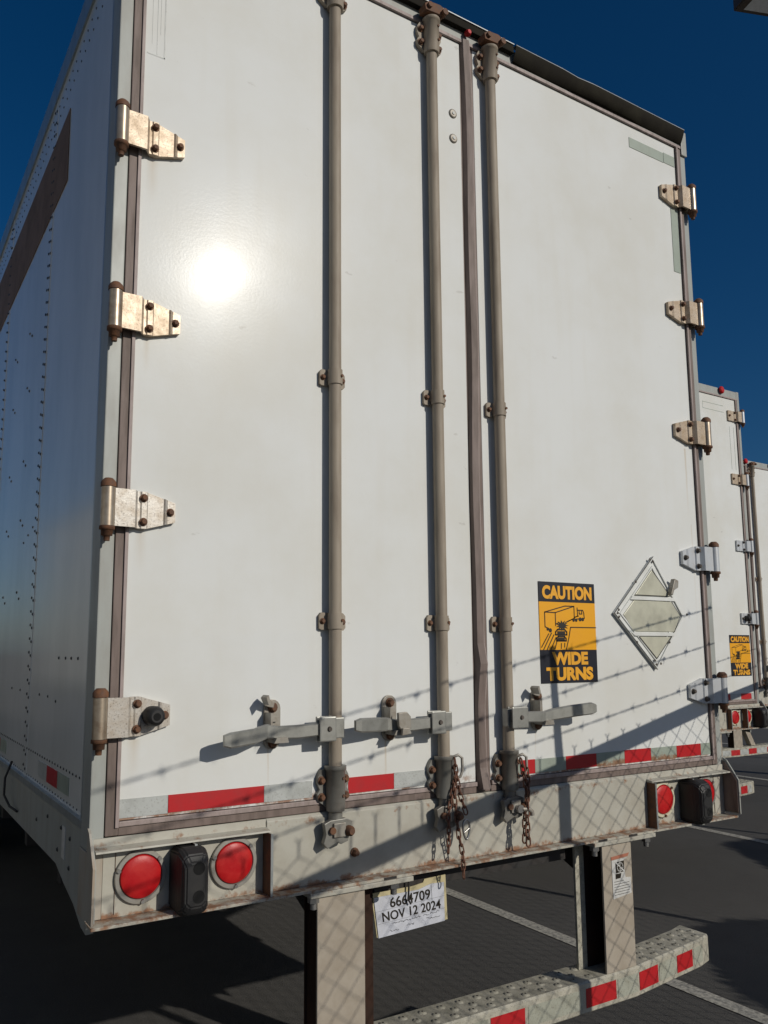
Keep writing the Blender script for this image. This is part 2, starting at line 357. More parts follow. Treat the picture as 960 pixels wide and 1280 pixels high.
def hinge(T, sx, z, matl, barrel, bump=False, square=False):
    s = sx; h = .05
    def P(x): return s * x
    # cross-section bent over the seal, seen from above, then cut to the strap outline
    m = MB(matl)
    prof = [(1.268, -.036), (1.214, -.036), (1.203, -.018), (1.196, -.018), (1.192, -.021), (1.178, -.021), (1.174, -.016), (1.130, -.016), (1.126, -.021), (1.118, -.016), (1.096, -.016)]
    def hh(x):
        if square: return .047
        if x > 1.176: return h + .001
        return h - (1.176 - x) / .08 * .023
    rows = []
    for (x, y) in prof:
        a = hh(x); rows.append([m.bm.verts.new((P(x), y, z + a)), m.bm.verts.new((P(x), y, z - a)), m.bm.verts.new((P(x), y + .008 if x > 1.2 else -.0002, z - a)), m.bm.verts.new((P(x), y + .008 if x > 1.2 else -.0002, z + a))])
    for a, b in zip(rows[:-1], rows[1:]):
        for k in range(4): m.bm.faces.new((a[k], a[(k + 1) % 4], b[(k + 1) % 4], b[k]))
    m.bm.faces.new(rows[0]); m.bm.faces.new(rows[-1][::-1])
    bmesh.ops.recalc_face_normals(m.bm, faces=m.bm.faces)
    o = m.obj('hinge', T)
    b = MB(barrel); x = P(1.286); y = -.030
    b.tube([(x, y, z - .052), (x, y, z + .052)], .0185, None, 20)
    b.box(P(1.262), P(1.296), -.034, .003, z - .048, z + .048, matl)
    b.obj('hinge_barrel', o)
    b = MB(BOLT)
    b.tube([(x, y, z + .053), (x, y, z + .064), (x, y, z + .069), (x, y, z + .076)], [.0205, .0205, .018, .011], None, 18)
    b.obj('hinge_pin', o); b = MB(BOLT)
    b.tube([(x, y, z - .053), (x, y, z - .062), (x, y, z - .063), (x, y, z - .078), (x, y, z - .079), (x, y, z - .092)], [.021, .021, .016, .015, .009, .008], None, 12)
    b.obj('hinge_pin', o)
    for (bx, bz) in ((1.187, .033), (1.187, -.033), (1.111, 0)):
        b = MB(BOLTD if matl is HINGE2 and s > 0 else BOLT); b.hexbolt(P(bx), z + bz, -.020 if bx > 1.15 else -.015, .0085, .014); b.obj('bolt', o)
    if bump:
        b = MB(RUBBER); b.tube([(P(1.147), -.015, z), (P(1.147), -.045, z), (P(1.147), -.062, z), (P(1.147), -.066, z)], [.026, .027, .022, .015], None, 24); b.disc_y(P(1.147), z, -.0662, -.0668, .010, HOLE); b.obj('rubber_stop', o)
    return o

def rod(T, x, full=True, bottoms=True, cl=(2.69, 1.92), ox=0):
    y = -.028
    m = MB(ROD); m.tube([(x, y, 1.33), (x, y, 4.14)], .0195, None, 24); o = m.obj('lock_rod', T)
    for zc in cl:
        b = MB(ROD)
        b.tube([(x, y, zc - .024), (x, y, zc + .024)], .0235, None, 22)
        b.prism([(x - .047, zc - .022), (x - .047, zc + .018), (x - .04, zc + .026), (x - .018, zc + .026), (x - .018, zc - .026), (x - .04, zc - .026)], -.012, -.001)
        b.prism([(x + .045, zc - .02), (x + .045, zc + .016), (x + .038, zc + .024), (x + .016, zc + .024), (x + .016, zc - .028), (x + .038, zc - .028)], -.012, -.001)
        b.box(x - .022, x + .022, -.028, -.001, zc - .012, zc + .012)
        b.hexbolt(x - .036, zc, -.012, .007, .010, BOLT); b.hexbolt(x + .035, zc - .002, -.012, .007, .010, BOLT)
        b.disc_y(x + .012, zc + .002, y - .015, y - .026, .0045, BOLT, 10)
        b.obj('rod_bracket', o)
    if not full: return o
    for (z0, z1, low) in ((1.362, 1.492, True), (3.985, 4.12, False)):
        b = MB(RODG if low else ROD)
        b.tube([(x, y, z0), (x, y, z0 + .01), (x, y, z1 - .012), (x, y, z1 - .011), (x, y, z1)], [.027, .029, .029, .033, .033], None, 26)
        for s in (-1, 1):
            pts = [(x + s * .024, z0 + .01), (x + s * .052, z0 + .03), (x + s * .054, z0 + .05), (x + s * .046, z0 + .062), (x + s * .054, z0 + .08), (x + s * .052, z1 - .03), (x + s * .042, z1 - .012), (x + s * .024, z1 - .012)]
            b.prism(pts, -.016, -.001)
            b.hexbolt(x + s * .041, z0 + .040, -.016, .009, .014, BOLT); b.hexbolt(x + s * .041, z1 - .042, -.016, .009, .014, BOLT)
        for q in (z0 + .045, z1 - .035): b.disc_y(x + .012, q, y - .022, y - .0315, .0045, BOLT, 10)
        b.obj('rod_guide', o)
        # cam and keeper that lock over the sill / header
        c = MB(RODG if low else BOLT); k = MB(BOLT)
        if low:
            yy = -.04
            c.tube([(x, y, z0 - .004), (x, y, z0 - .05)], .021, None, 18)
            c.prism([(x - .050, z0 - .030), (x - .030, z0 - .022), (x + .024, z0 - .020), (x + .046, z0 - .030), (x + .040, z0 - .040), (x + .030, z0 - .085), (x + .006, z0 - .092), (x - .005, z0 - .085), (x - .040, z0 - .100), (x - .052, z0 - .085), (x - .044, z0 - .060)], -.052, -.034, bev=.002)
            c.box(x - .022, x + .018, -.060, -.0525, z0 - .07, z0 - .03, KEEP, .002)
            k.tube([(x + .030, -.052, z0 - .055), (x + .030, -.066, z0 - .055), (x + .030, -.076, z0 - .055)], [.015, .015, .009], None, 16)
            k.obj('cam_bolt', o); k = MB(BOLT)
            k.tube([(x - .026, -.052, z0 - .05), (x - .026, -.062, z0 - .05)], [.010, .010], None, 12)
        else:
            c.tube([(x, y, z1 + .001), (x, y, z1 + .035)], .022, ROD, 18)
            c.prism([(x - .046, z1 + .005), (x + .04, z1 + .012), (x + .046, z1 + .04), (x + .02, z1 + .05), (x - .03, z1 + .045), (x - .05, z1 + .028)], -.06, -.02, bev=.003)
            k.tube([(x + .034, -.05, z1 + .02), (x + .034, -.074, z1 + .02)], .012, None, 12); k.obj('cam_bolt', o); k = MB(BOLT); k.tube([(x - .03, -.05, z1 + .025), (x - .03, -.07, z1 + .025)], .010, None, 12)
        c.obj('cam_lock', o); k.obj('cam_bolt', o)
    return o

def handle(T, x, tipx, kx, latch_open, tipz=1.61):
    """x = rod, tipx = end of handle, kx = keeper plate"""
    d = 1 if tipx > x else -1
    z = 1.603; sp = []
    L = abs(tipx - x)
    m = MB(HANDLE)
    prof = [(.02, z, .019, -.053), (.08, z - .001, .021, -.053), (.14, z - .004 , .022, -.050), (abs(kx - x), z - .003, .020, -.045), (abs(kx - x) + .035, z + .002, .023, -.047), (L - .10, z + (tipz - z) * .6, .024, -.064), (L - .02, tipz, .024, -.084), (L, tipz, .017, -.085)]
    rows = []
    for (dx, zz, hh, yy) in prof:
        X = x + d * dx; t = .006
        rows.append([m.bm.verts.new(c) for c in ((X, yy - t, zz + hh * .7), (X, yy - t, zz - hh * .7), (X, yy - t * .3, zz - hh * .88), (X, yy + t, zz - hh * .88), (X, yy + t, zz + hh * .88), (X, yy - t * .3, zz + hh * .88))])
    for a, b in zip(rows[:-1], rows[1:]):
        for k in range(6): m.bm.faces.new((a[k], a[(k + 1) % 6], b[(k + 1) % 6], b[k]))
    m.bm.faces.new(rows[0]); m.bm.faces.new(rows[-1][::-1]); bmesh.ops.recalc_face_normals(m.bm, faces=m.bm.faces)
    o = m.obj('door_handle', T)
    b = MB(HANDLE); hx = x + d * (.038 if d < 0 else .022)
    b.box(hx - .036, hx + .020 if d < 0 else hx + .036, -.068, -.061, z - .036, z + .036, None, .004)
    b.box(hx - .036, hx + .018 if d < 0 else hx + .036, -.046, -.038, z - .036, z + .036, None, .003)
    b.box(x - .020, x + .020, -.049, -.02, z - .03, z + .03, None, .003)
    b.tube([(hx + d * .004, -.068, z), (hx + d * .004, -.073, z)], [.008, .006], BOLTD, 14)
    b.obj('handle_hub', o)
    # keeper: slotted plate with round ends
    k = MB(KEEP); pts = []
    for i in range(9): a = math.pi * i / 8; pts.append((kx + .026 * math.cos(a), 1.665 + .026 * math.sin(a)))
    for i in range(9): a = math.pi + math.pi * i / 8; pts.append((kx + .026 * math.cos(a), 1.575 + .026 * math.sin(a)))
    k.prism(pts, -.010, -.001, bev=.0015)
    # two lips that carry the handle
    k.prism([(kx - .020, 1.572), (kx - .012, 1.586), (kx + .022, 1.588), (kx + .026, 1.572)], -.066, -.010)
    k.box(kx - .024, kx - .018, -.05, -.010, 1.60, 1.655); k.box(kx - .012, kx + .012, -.020, -.010, 1.628, 1.640)
    K = k.obj('handle_keeper', T)
    b = MB(BOLT); b.hexbolt(kx, 1.668, -.010, .011, .016); b.obj('bolt', K)
    b = MB(BOLT); b.hexbolt(kx, 1.566, -.010, .010, .014); b.obj('bolt', K)
    f = MB(KEEP)
    if latch_open:
        f.prism([(kx - .006, 1.668), (kx - .002, 1.684), (kx - .020, 1.694), (kx - .036, 1.706), (kx - .044, 1.698), (kx - .034, 1.676), (kx - .024, 1.672)], -.030, -.022, bev=.0015)
        f.box(kx - .012, kx - .004, -.022, -.0101, 1.668, 1.680)
        f.prism([(kx - .036, 1.706), (kx - .044, 1.700), (kx - .036, 1.678), (kx - .030, 1.684)], -.062, -.030)
    else:
        f.prism([(kx - .012, 1.640), (kx + .020, 1.642), (kx + .034, 1.628), (kx + .036, 1.596), (kx + .02, 1.574), (kx + .008, 1.574), (kx - .010, 1.60)], -.078, -.066, bev=.002)
        f.prism([(kx - .006, 1.572), (kx + .030, 1.576), (kx + .022, 1.594), (kx - .002, 1.594)], -.088, -.078, bev=.002)
    f.obj('latch_flap', K)

def tail_light(T, x, z, bez, r=.060, R2=.075):
    m = MB(bez)
    pts = []
    n = 40; a = []
    for (rr, y) in ((R2, -.002), (R2, -.009), (R2 - .0015, -.0105), (r + .003, -.0115), (r + .001, -.006)):
        a.append([m.bm.verts.new((x + rr * math.cos(2 * math.pi * k / n), y, z + rr * math.sin(2 * math.pi * k / n))) for k in range(n)])
    for p, q in zip(a[:-1], a[1:]):
        for k in range(n): f = m.bm.faces.new((p[k], p[(k + 1) % n], q[(k + 1) % n], q[k]))
    m.bm.faces.new(a[0])
    bmesh.ops.recalc_face_normals(m.bm, faces=m.bm.faces)
    o = m.obj('tail_light', T)
    L = MB(LENS); a = []
    for (rr, y) in ((r, -.005), (r * .985, -.0115), (r * .95, -.013), (r * .6, -.0155), (r * .3, -.0165)):
        a.append([L.bm.verts.new((x + rr * math.cos(2 * math.pi * k / n), y, z + rr * math.sin(2 * math.pi * k / n))) for k in range(n)])
    for p, q in zip(a[:-1], a[1:]):
        for k in range(n): f = L.bm.faces.new((p[k], p[(k + 1) % n], q[(k + 1) % n], q[k])); f.smooth = True
    f = L.bm.faces.new(a[-1]); f.smooth = True
    bmesh.ops.recalc_face_normals(L.bm, faces=L.bm.faces)
    L.obj('lamp_lens', o)
    for ang in (40, 160, 275):
        b = MB(STEEL if bez is BEZEL else BOLT); q = (r + R2) / 2 + .001
        b.disc_y(x + q * math.cos(R(ang)), z + q * math.sin(R(ang)), -.0105, -.016, .0060, None, 12, .005); b.obj('screw', o)

def dock_bumper(T, x):
    m = MB(RUBBER)
    sec = [(-.002, 1.155, 1.318, .040), (-.070, 1.152, 1.322, .040), (-.095, 1.162, 1.308, .035), (-.104, 1.180, 1.290, .028)]
    rows = []
    for (y, z0, z1, w) in sec:
        c = .012
        rows.append([m.bm.verts.new(p) for p in ((x - w, y, z0 + c), (x - w + c, y, z0), (x + w - c, y, z0), (x + w, y, z0 + c), (x + w, y, z1 - c), (x + w - c, y, z1), (x - w + c, y, z1), (x - w, y, z1 - c))])
    for a, b in zip(rows[:-1], rows[1:]):
        for k in range(8): m.bm.faces.new((a[k], a[(k + 1) % 8], b[(k + 1) % 8], b[k]))
    m.bm.faces.new(rows[0]); m.bm.faces.new(rows[-1])
    bmesh.ops.recalc_face_normals(m.bm, faces=m.bm.faces)
    bmesh.ops.bevel(m.bm, geom=m.bm.edges[:], offset=.004, segments=2, affect='EDGES')
    o = m.obj('rubber_bumper', T)
    for z in (1.205, 1.275):
        h = MB(HOLE); h.disc_y(x + .006, z, -.1035, -.1048, .016)
        h.obj('bolt_hole', o)

def chain_links(m, path, L=.030, w=.0074, r=.0023):
    path = [Vector(p) for p in path]; dist = 0; pos = []
    seg = 0; p = path[0].copy(); pos.append(p.copy())
    step = L * .74
    acc = [0]
    for a, b in zip(path[:-1], path[1:]): acc.append(acc[-1] + (b - a).length)
    def at(s):
        for i in range(len(path) - 1):
            if s <= acc[i + 1]: return path[i].lerp(path[i + 1], (s - acc[i]) / max(1e-6, acc[i + 1] - acc[i])), (path[i + 1] - path[i]).normalized()
        return path[-1], (path[-1] - path[-2]).normalized()
    s = 0; k = 0
    while s < acc[-1]:
        c, d = at(s); side = Vector((1, 0, 0)) if k % 2 else Vector((.35, 1, 0))
        side = (side - d * side.dot(d)).normalized(); pts = []
        for i in range(14):
            a = 2 * math.pi * i / 14; u = math.cos(a) * w; v = math.sin(a) * w + (L / 2 - w) * (1 if math.sin(a) >= 0 else -1)
            pts.append(c + side * u + d * v)
        m.tube(pts, r, None, 7, closed=True); s += step; k += 1
    return m

def tape(T, x0, x1, z0, z1, matl, y=-.002, name='reflective_tape', wob=0):
    b = MB(matl); b.prism([(x0, z0), (x0, z1), (x1, z1), (x1, z0)], y, -.0003); return b.obj(name, T)

def caution_sign(T, x0, x1, z0, z1):
    m = MB(YEL); y = -.003; W = x1 - x0; H = z1 - z0
    m.box(x0, x1, y, -.0004, z0 + H * .325, z1 - H * .20)
    m.box(x0, x1, y - .0002, -.0004, z1 - H * .20, z1, INK); m.box(x0, x1, y - .0002, -.0004, z0, z0 + H * .325, INK)
    o = m.obj('caution_sign', T)
    def U(px, py):  # drawing coordinates read off the sign: 0..1 across, 0..1 down
        return (x0 + W * px, z1 - H * py)
    t = MB(YELT); yt = y - .0012
    t.text('CAUTION', x0 + W * .055, x0 + W * .945, z1 - H * .172, z1 - H * .035, yt, None, .055)
    t.obj('lettering', o); t = MB(YELT)
    t.text('WIDE', x0 + W * .19, x0 + W * .83, z0 + H * .175, z0 + H * .305, yt, None, .055)
    t.text('TURNS', x0 + W * .085, x0 + W * .915, z0 + H * .022, z0 + H * .155, yt, None, .055)
    t.obj('lettering', o)
    d = MB(INKB); yd = y - .001; w = W * .013
    def q(a, b):  # a,b in the 335 x 277 px picture panel
        return (x0 + W * a / 335., z1 - H * (.20 + .475 * b / 277.))
    # trailer of the drawing
    for pl in ([(30, 60), (30, 145), (52, 155)], [(30, 60), (92, 62), (205, 22), (150, 22), (30, 60)], [(92, 62), (92, 138)], [(205, 22), (205, 92), (165, 112)], [(92, 128), (112, 120)], [(150, 118), (205, 92)],
               [(224, 30), (226, 78), (210, 86)], [(226, 44), (258, 44), (264, 62), (266, 92), (200, 98), (206, 86), (232, 78)], [(236, 48), (236, 66), (252, 66), (250, 48)],
               [(180, 146), (168, 205), (150, 277)], [(180, 146), (335, 146)],
               [(6, 262), (50, 185)], [(18, 275), (66, 180)], [(38, 275), (80, 190)], [(60, 275), (92, 205)], [(84, 270), (100, 215)], [(120, 270), (122, 240)], [(140, 262), (142, 238)]):
        d.seg2([q(*p) for p in pl], w, yd)
    # star burst
    import math as _m
    pts = []
    for i in range(22):
        rr = 40 if i % 2 == 0 else 20; a = 2 * _m.pi * i / 22; pts.append(q(130 + rr * _m.cos(a), 136 + rr * .8 * _m.sin(a)))
    c = q(130, 136)
    for i in range(22): d.poly([(c[0], yd - .0001, c[1]), (pts[i][0], yd - .0001, pts[i][1]), (pts[(i + 1) % 22][0], yd - .0001, pts[(i + 1) % 22][1])])
    # two cars and wheels
    for (cx, cy, s_) in ((122, 178, 1.0), (122, 215, .85)):
        d.seg2([q(cx - 32 * s_, cy + 12 * s_), q(cx - 32 * s_, cy - 4 * s_), q(cx - 20 * s_, cy - 18 * s_), q(cx + 22 * s_, cy - 18 * s_), q(cx + 34 * s_, cy - 4 * s_), q(cx + 34 * s_, cy + 12 * s_), q(cx - 32 * s_, cy + 12 * s_)], w * 1.5, yd)
        d.seg2([q(cx - 18 * s_, cy), q(cx + 20 * s_, cy)], w * 3, yd)
    for (a, b, rr) in ((60, 165, 9), (45, 158, 7), (200, 104, 7), (216, 104, 7), (240, 98, 9), (256, 98, 8)):
        c = q(a, b); n = 10; R_ = rr * W / 335
        d.poly([(c[0] + R_ * math.cos(6.2832 * k / n), yd - .0001, c[1] + R_ * math.sin(6.2832 * k / n)) for k in range(n)])
    d.obj('picture', o)

def placard(T):
    m = MB(PLACW); y = -.016
    O = [(.910, 2.205), (.668, 1.972), (.902, 1.752), (1.085, 1.968)]
    cx, cz = .885, 1.972
    def sc(p, k): return (cx + (p[0] - cx) * k, cz + (p[1] - cz) * k)
    m.prism(O, -.006, -.0003, bev=.001)
    # raised rim
    for k0, k1, yy in ((1.0, .955, -.012), (.84, .80, -.010)):
        a = [sc(p, k0) for p in O]; b = [sc(p, k1) for p in O]
        for i in range(4):
            j = (i + 1) % 4; m.prism([a[i], a[j], b[j], b[i]], yy, -.006)
    # cross bars that hold the cards
    m.prism([(.775, 2.041), (1.022, 2.041), (1.035, 2.027), (.762, 2.027)], -.014, -.006)
    m.prism([(.760, 1.898), (1.030, 1.898), (1.018, 1.885), (.780, 1.885)], -.014, -.006)
    o = m.obj('placard_holder', T)
    for pts in ([(.901, 2.150), (.795, 2.046), (1.006, 2.046)], [(.786, 2.024), (1.012, 2.024), (1.062, 1.968), (1.020, 1.902), (.776, 1.902), (.722, 1.966)], [(.806, 1.881), (.996, 1.881), (.903, 1.795)]):
        b = MB(PANELM); b.prism(pts, -.011, -.006, bev=.002); b.obj('placard_panel', o)
        e = MB(INKB); n = len(pts)
        for i in range(n):
            if i in ((1, 2) if n == 3 else (1, 2)): e.seg2([pts[i], pts[(i + 1) % n]], .003, -.0122)
        e.obj('panel_edge', o)
    e = MB(INKB); e.seg2([O[0], O[1], O[2]], .0035, -.0135); e.obj('rim_edge', o)
    b = MB(KEEP); b.prism([(.985, 2.055), (1.012, 2.118), (1.034, 2.110), (1.030, 2.082), (1.004, 2.070), (.995, 2.050)], -.034, -.014, bev=.002); b.obj('placard_clip', o)
    for (x, z) in ((.910, 2.185), (.892, 2.192), (.688, 1.972), (.694, 1.985), (.694, 1.958), (.90, 1.772), (.925, 1.775), (.89, 1.788), (.79, 1.86), (.985, 1.86), (1.12, 1.975), (.80, 2.098), (1.02, 2.072)):
        r = MB(BOLTD); r.dome((x, -.012 if x < 1.1 else -.0003, z), .0055, (0, -1, 0), seg=8); r.obj('rivet', o)

def rear_guard(T, marks=True, brace=False):
    path = [(-1.16, .02), (-1.08, -.002), (-.64, -.058), (.64, -.058), (1.08, -.002), (1.16, .02)]
    z0, z1 = .598, .700; D = .13
    m = MB(GUARDW)
    sec = [(0, z0 + .004), (.004, z0), (D, z0), (D, z1), (.006, z1), (0, z1 - .006)]
    rows = [[m.bm.verts.new((x, y + s[0], s[1])) for s in sec] for (x, y) in path]
    for a, b in zip(rows[:-1], rows[1:]):
        for k in range(6): m.bm.faces.new((a[k], a[(k + 1) % 6], b[(k + 1) % 6], b[k]))
    m.bm.faces.new(rows[0]); m.bm.faces.new(rows[-1]); bmesh.ops.recalc_face_normals(m.bm, faces=m.bm.faces)
    # lip at the ends
    def Yat(x):
        for (a, b) in zip(path[:-1], path[1:]):
            if a[0] <= x <= b[0]: return a[1] + (b[1] - a[1]) * (x - a[0]) / (b[0] - a[0])
        return 0
    t = m; x = -1.12; i = 0
    while x < 1.14:
        for j, yy in enumerate((.030, .065, .100)):
            xx = x + (.028 if j == 1 else 0)
            if abs(abs(xx) - .57) < .11 and yy < .08: continue
            t.dome((xx, Yat(min(xx, 1.15)) + yy, z1), .0145, (0, 0, 1), GUARDW, .30, 12)
            t.tube([(xx, Yat(min(xx, 1.15)) + yy, z1 + .004), (xx, Yat(min(xx, 1.15)) + yy, z1 + .0056)], .0030, DARK, 8)
        x += .074; i += 1
    G = m.obj('rear_guard', T)
    for (a, b) in ((-1.07, -.94), (-.72, -.57), (-.40, -.25), (-.04, .105), (.385, .535), (.66, .78), (.91, 1.02)):
        r = MB(RED); n = 4
        for i in range(n):
            xa = a + (b - a) * i / n; xb = a + (b - a) * (i + 1) / n
            for (xx0, xx1) in ((xa, xb),): r.poly([(xx0, Yat(xx0) - .0015, z0 + .018), (xx1, Yat(xx1) - .0015, z0 + .018), (xx1, Yat(xx1) - .0015, z1 - .022), (xx0, Yat(xx0) - .0015, z1 - .022)])
        r.obj('reflective_tape', G)
    for (a, b) in ((-.93, -.73), (-.56, -.41), (-.24, -.05), (.12, .37), (.545, .65), (.79, .90), (1.03, 1.10)):
        w = MB(GTAPE2 if marks else WTAPE)
        for i in range(3):
            xa = a + (b - a) * i / 3; xb = a + (b - a) * (i + 1) / 3
            w.poly([(xa, Yat(xa) - .0012, z0 + .018), (xb, Yat(xb) - .0012, z0 + .018), (xb, Yat(xb) - .0012, z1 - .022), (xa, Yat(xa) - .0012, z1 - .022)])
        w.obj('faded_tape', G)
    for s in (-1, 1):
        yb = .02 if s < 0 else .03
        a, b = (.498, .650) if s > 0 else (.503, .662)
        lo, hi = (-b, -a) if s < 0 else (a, b)
        p = MB(GUARD)
        p.box(lo, hi, -.054, -.046, z0 + .103, 1.135, None, .002)          # front flange, lands on the guard's top
        wx = hi - .030 if s > 0 else lo + .006
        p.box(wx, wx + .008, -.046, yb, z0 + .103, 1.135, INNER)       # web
        if s > 0:      # rear flange: shade put into the inside colour, lighter edge strip
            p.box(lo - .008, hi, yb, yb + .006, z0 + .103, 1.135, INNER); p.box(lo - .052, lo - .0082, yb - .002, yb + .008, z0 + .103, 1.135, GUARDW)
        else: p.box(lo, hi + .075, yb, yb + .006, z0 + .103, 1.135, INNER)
        pp = p.obj('guard_post', T)
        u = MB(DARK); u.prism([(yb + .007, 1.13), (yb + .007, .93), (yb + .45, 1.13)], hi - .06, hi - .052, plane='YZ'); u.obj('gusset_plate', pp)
        f = MB(SILLP); fx0, fx1 = (-.69, -.335) if s < 0 else (.45, .775)
        f.box(fx0, fx1, -.066, .09, 1.136, 1.150, None, .002)
        f.obj('mounting_plate', pp)
        for bx in (fx0 + .02, fx1 - .06 if s < 0 else fx1 - .03):
            n_ = MB(STEEL); n_.tube([(bx, -.045, 1.136), (bx, -.045, 1.120)], .017, None, 6, sm=False); n_.tube([(bx, -.045, 1.120), (bx, -.045, 1.102)], .010, None, 10); n_.obj('nut', pp)
        if brace and s < 0:
            d = MB(GUARD); d.prism([(hi - .02, 1.10), (hi + .05, 1.12), (hi + .30, .705), (hi + .22, .705)], -.02, .04); d.obj('brace', pp)

def wheels(T, ys, xs=(-1.12, -.80, .80, 1.12)):
    for y in ys:
        a = MB(DARK); a.cyl((-.72, y, .55 + .06), (.72, y, .55 + .06), .065); a.obj('axle', T)
        for x in xs:
            m = MB(TYRE); zc = .505 + .06; n = 28; a = []
            for (dx, r) in ((-.13, .30), (-.14, .42), (-.12, .485), (-.09, .50), (.09, .50), (.12, .485), (.14, .42), (.13, .30)):
                a.append([m.bm.verts.new((x + dx, y + r * math.cos(6.28319 * k / n), zc + r * math.sin(6.28319 * k / n))) for k in range(n)])
            for p, q in zip(a[:-1], a[1:]):
                for k in range(n): f = m.bm.faces.new((p[k], p[(k + 1) % n], q[(k + 1) % n], q[k])); f.smooth = True
            w = m.obj('wheel', T)
            b = MB(RIM); s = 1 if x > 0 else -1
            b.cyl((x - .11, y, zc), (x + .11, y, zc), .299, None, 24); b.cyl((x + s * .11, y, zc), (x + s * .15, y, zc), .10, None, 16); b.obj('wheel_rim', w)
    u = MB(DARK)
    for s in (-1, 1): u.box(s * .48 - .04, s * .48 + .04, ys[0] - 1.0, ys[-1] + 1.0, .72, 1.12)
    u.obj('suspension_frame', T)

def trailer(loc, label, kind):
    main = kind == 'main'
    T = root('box_trailer', loc, label, 'semi trailer', 'box semi trailers parked side by side')
    L = 16.0
    seams = [1.09 + 1.11 * k for k in range(13)]
    side_wall(T, -1, L, seams, main, seams[:4] if main else [], main)
    side_wall(T, 1, L, seams, False, [], False)
    m = MB(SIDE); m.box(-1.24, 1.24, .06, L, 4.165, 4.195); m.obj('roof', T)
    m = MB(SIDE); m.box(-1.234, 1.234, L - .03, L - .001, 1.36, 4.16); m.obj('front_wall', T)
    m = MB(DARK); m.box(-1.234, 1.234, .09, L - .04, 1.20, 1.34)
    y = .6
    while y < L - .3: m.box(-1.23, 1.23, y, y + .05, 1.10, 1.199); y += .6 if y < 5 else 1.2
    m.obj('floor', T)
    # rear frame
    for s in (-1, 1):
        m = MB(FRAMEP)
        m.box(s * 1.257, s * HW, .0, .085, 1.325, 4.20, None, .003)
        # outward-curved foot of the corner post
        m.prism([(-.002, 1.165), (-.002, 1.385), (-.02, 1.375), (-.070, 1.300), (-.070, 1.165)], s * 1.299, s * (HW - .002), plane='YZ', m=POSTFOOT if s < 0 else FRAMEP)
        m.prism([(-.064, 1.170), (-.064, 1.296), (-.018, 1.364), (-.0025, 1.372), (-.0025, 1.170)], s * (HW - .0025), s * (HW - .006), m=SEAL if s > 0 else FRAMEP, plane='YZ')  # right foot's inner face coloured dark brown to stand for its shade
        m.box(s * 1.257, s * (HW + .002), .0, .085, 1.158, 1.324, POSTFOOT, .002)
        m.obj('corner_post', T)
    h = MB(FRAMEP); h.box(-1.256, 1.256, .0, .085, 4.126, 4.195, None, .003); h.box(-1.256, 1.256, -.010, -.0005, 4.112, 4.124, SEALP)
    h.obj('header', T)
    if main:
        d = MB(SHIELD); n = 24; x0, x1 = .235, 1.262; rows = []
        for i in range(n + 1):
            x = x0 + (x1 - x0) * i / n; wv = .006 * math.sin(9 * i / n) + random.uniform(-.002, .002); dent = -.006 * math.exp(-((x - .58) / .05) ** 2)
            rows.append([d.bm.verts.new((x, -.001, 4.137)), d.bm.verts.new((x, -.010 + wv * .3, 4.140 + wv * .3)), d.bm.verts.new((x, -.022 + wv * .5, 4.165 + wv * .5 + dent * .6)), d.bm.verts.new((x, -.032 + wv * .5, 4.193 + wv * .5 + dent)), d.bm.verts.new((x, -.0315 + wv * .5, 4.1965 + wv * .5 + dent)), d.bm.verts.new((x, -.002, 4.200))])
        for a, b in zip(rows[:-1], rows[1:]):
            for k in range(5):
                f = d.bm.faces.new((a[k], a[k + 1], b[k + 1], b[k])); f.smooth = k < 3
                if k >= 3: f.material_index = d._mi(ALU)
        d.obj('drip_gutter', T)
        d = MB(SHIELD); d.box(-1.25, .23, -.022, -.001, 4.165, 4.197, None, .004); d.box(-1.25, .23, -.026, -.001, 4.1975, 4.201, ALU)
        d.obj('drip_rail', T)
        c = MB(FRAMEP); c.box(1.262, 1.300, -.010, -.001, 4.085, 4.205, None, .004); c.obj('corner_cap', T)
    for x in ((-.0,) if main else (1.02, .52, 0)):
        b = MB(LENS); b.tube([(x, -.012, 4.155 if main else 4.175), (x, -.022, 4.155 if main else 4.175), (x, -.030, 4.155 if main else 4.175)], [.013, .012, .008] if main else [.035, .033, .02], None, 16); b.obj('marker_lamp', T)
    # sill
    s_ = MB(SILLP)
    s_.prism([(.085, 1.158), (-.0125, 1.158), (-.0125, 1.350), (-.0055, 1.3575), (.085, 1.3575)], -.803, .803, plane='YZ', bev=.002)
    s_.box(-1.2565, -.8035, .0, .085, 1.158, 1.324); s_.box(.8035, 1.2565, .0, .085, 1.158, 1.324)
    S = s_.obj('rear_sill', T)
    for a, b in ((-1.285, -.8035), (.8035, 1.292)):
        l_ = MB(SILLP); l_.prism([(-.001, 1.325), (-.001, 1.357), (-.006, 1.357), (-.008, 1.336), (-.038, 1.331), (-.039, 1.3265)], a, b, plane='YZ'); l_.obj('sill_ledge', T)
    l_ = MB(SILLP)
    l_.box(-1.296, 1.296, -.058, -.0001 - .045 + .045, 1.150, 1.1575, None, .001)
    l_.obj('sill_lip', T)
    for s in (-1, 1):
        for xx in (.806, 1.028):
            p = MB(FRAMEP); lo = s * xx
            p.box(lo - .002, lo + .002, -.052, -.0005, 1.1585, 1.3245); p.box(lo - .0035, lo + .0035, -.0545, -.0522, 1.1585, 1.3245, ALU); 
            p.box(lo - .0032, lo - .0022, -.052, -.0005, 1.1585, 1.3245, BOLT)
            p.obj('lamp_divider', T)
        b = MB(BOLT) ; b.box(s * 1.225, s * 1.2255, -.003, -.0005, 1.165, 1.32); b.obj('rust_edge', T)
    lx = (.900, 1.160) if main else (.916, 1.085)
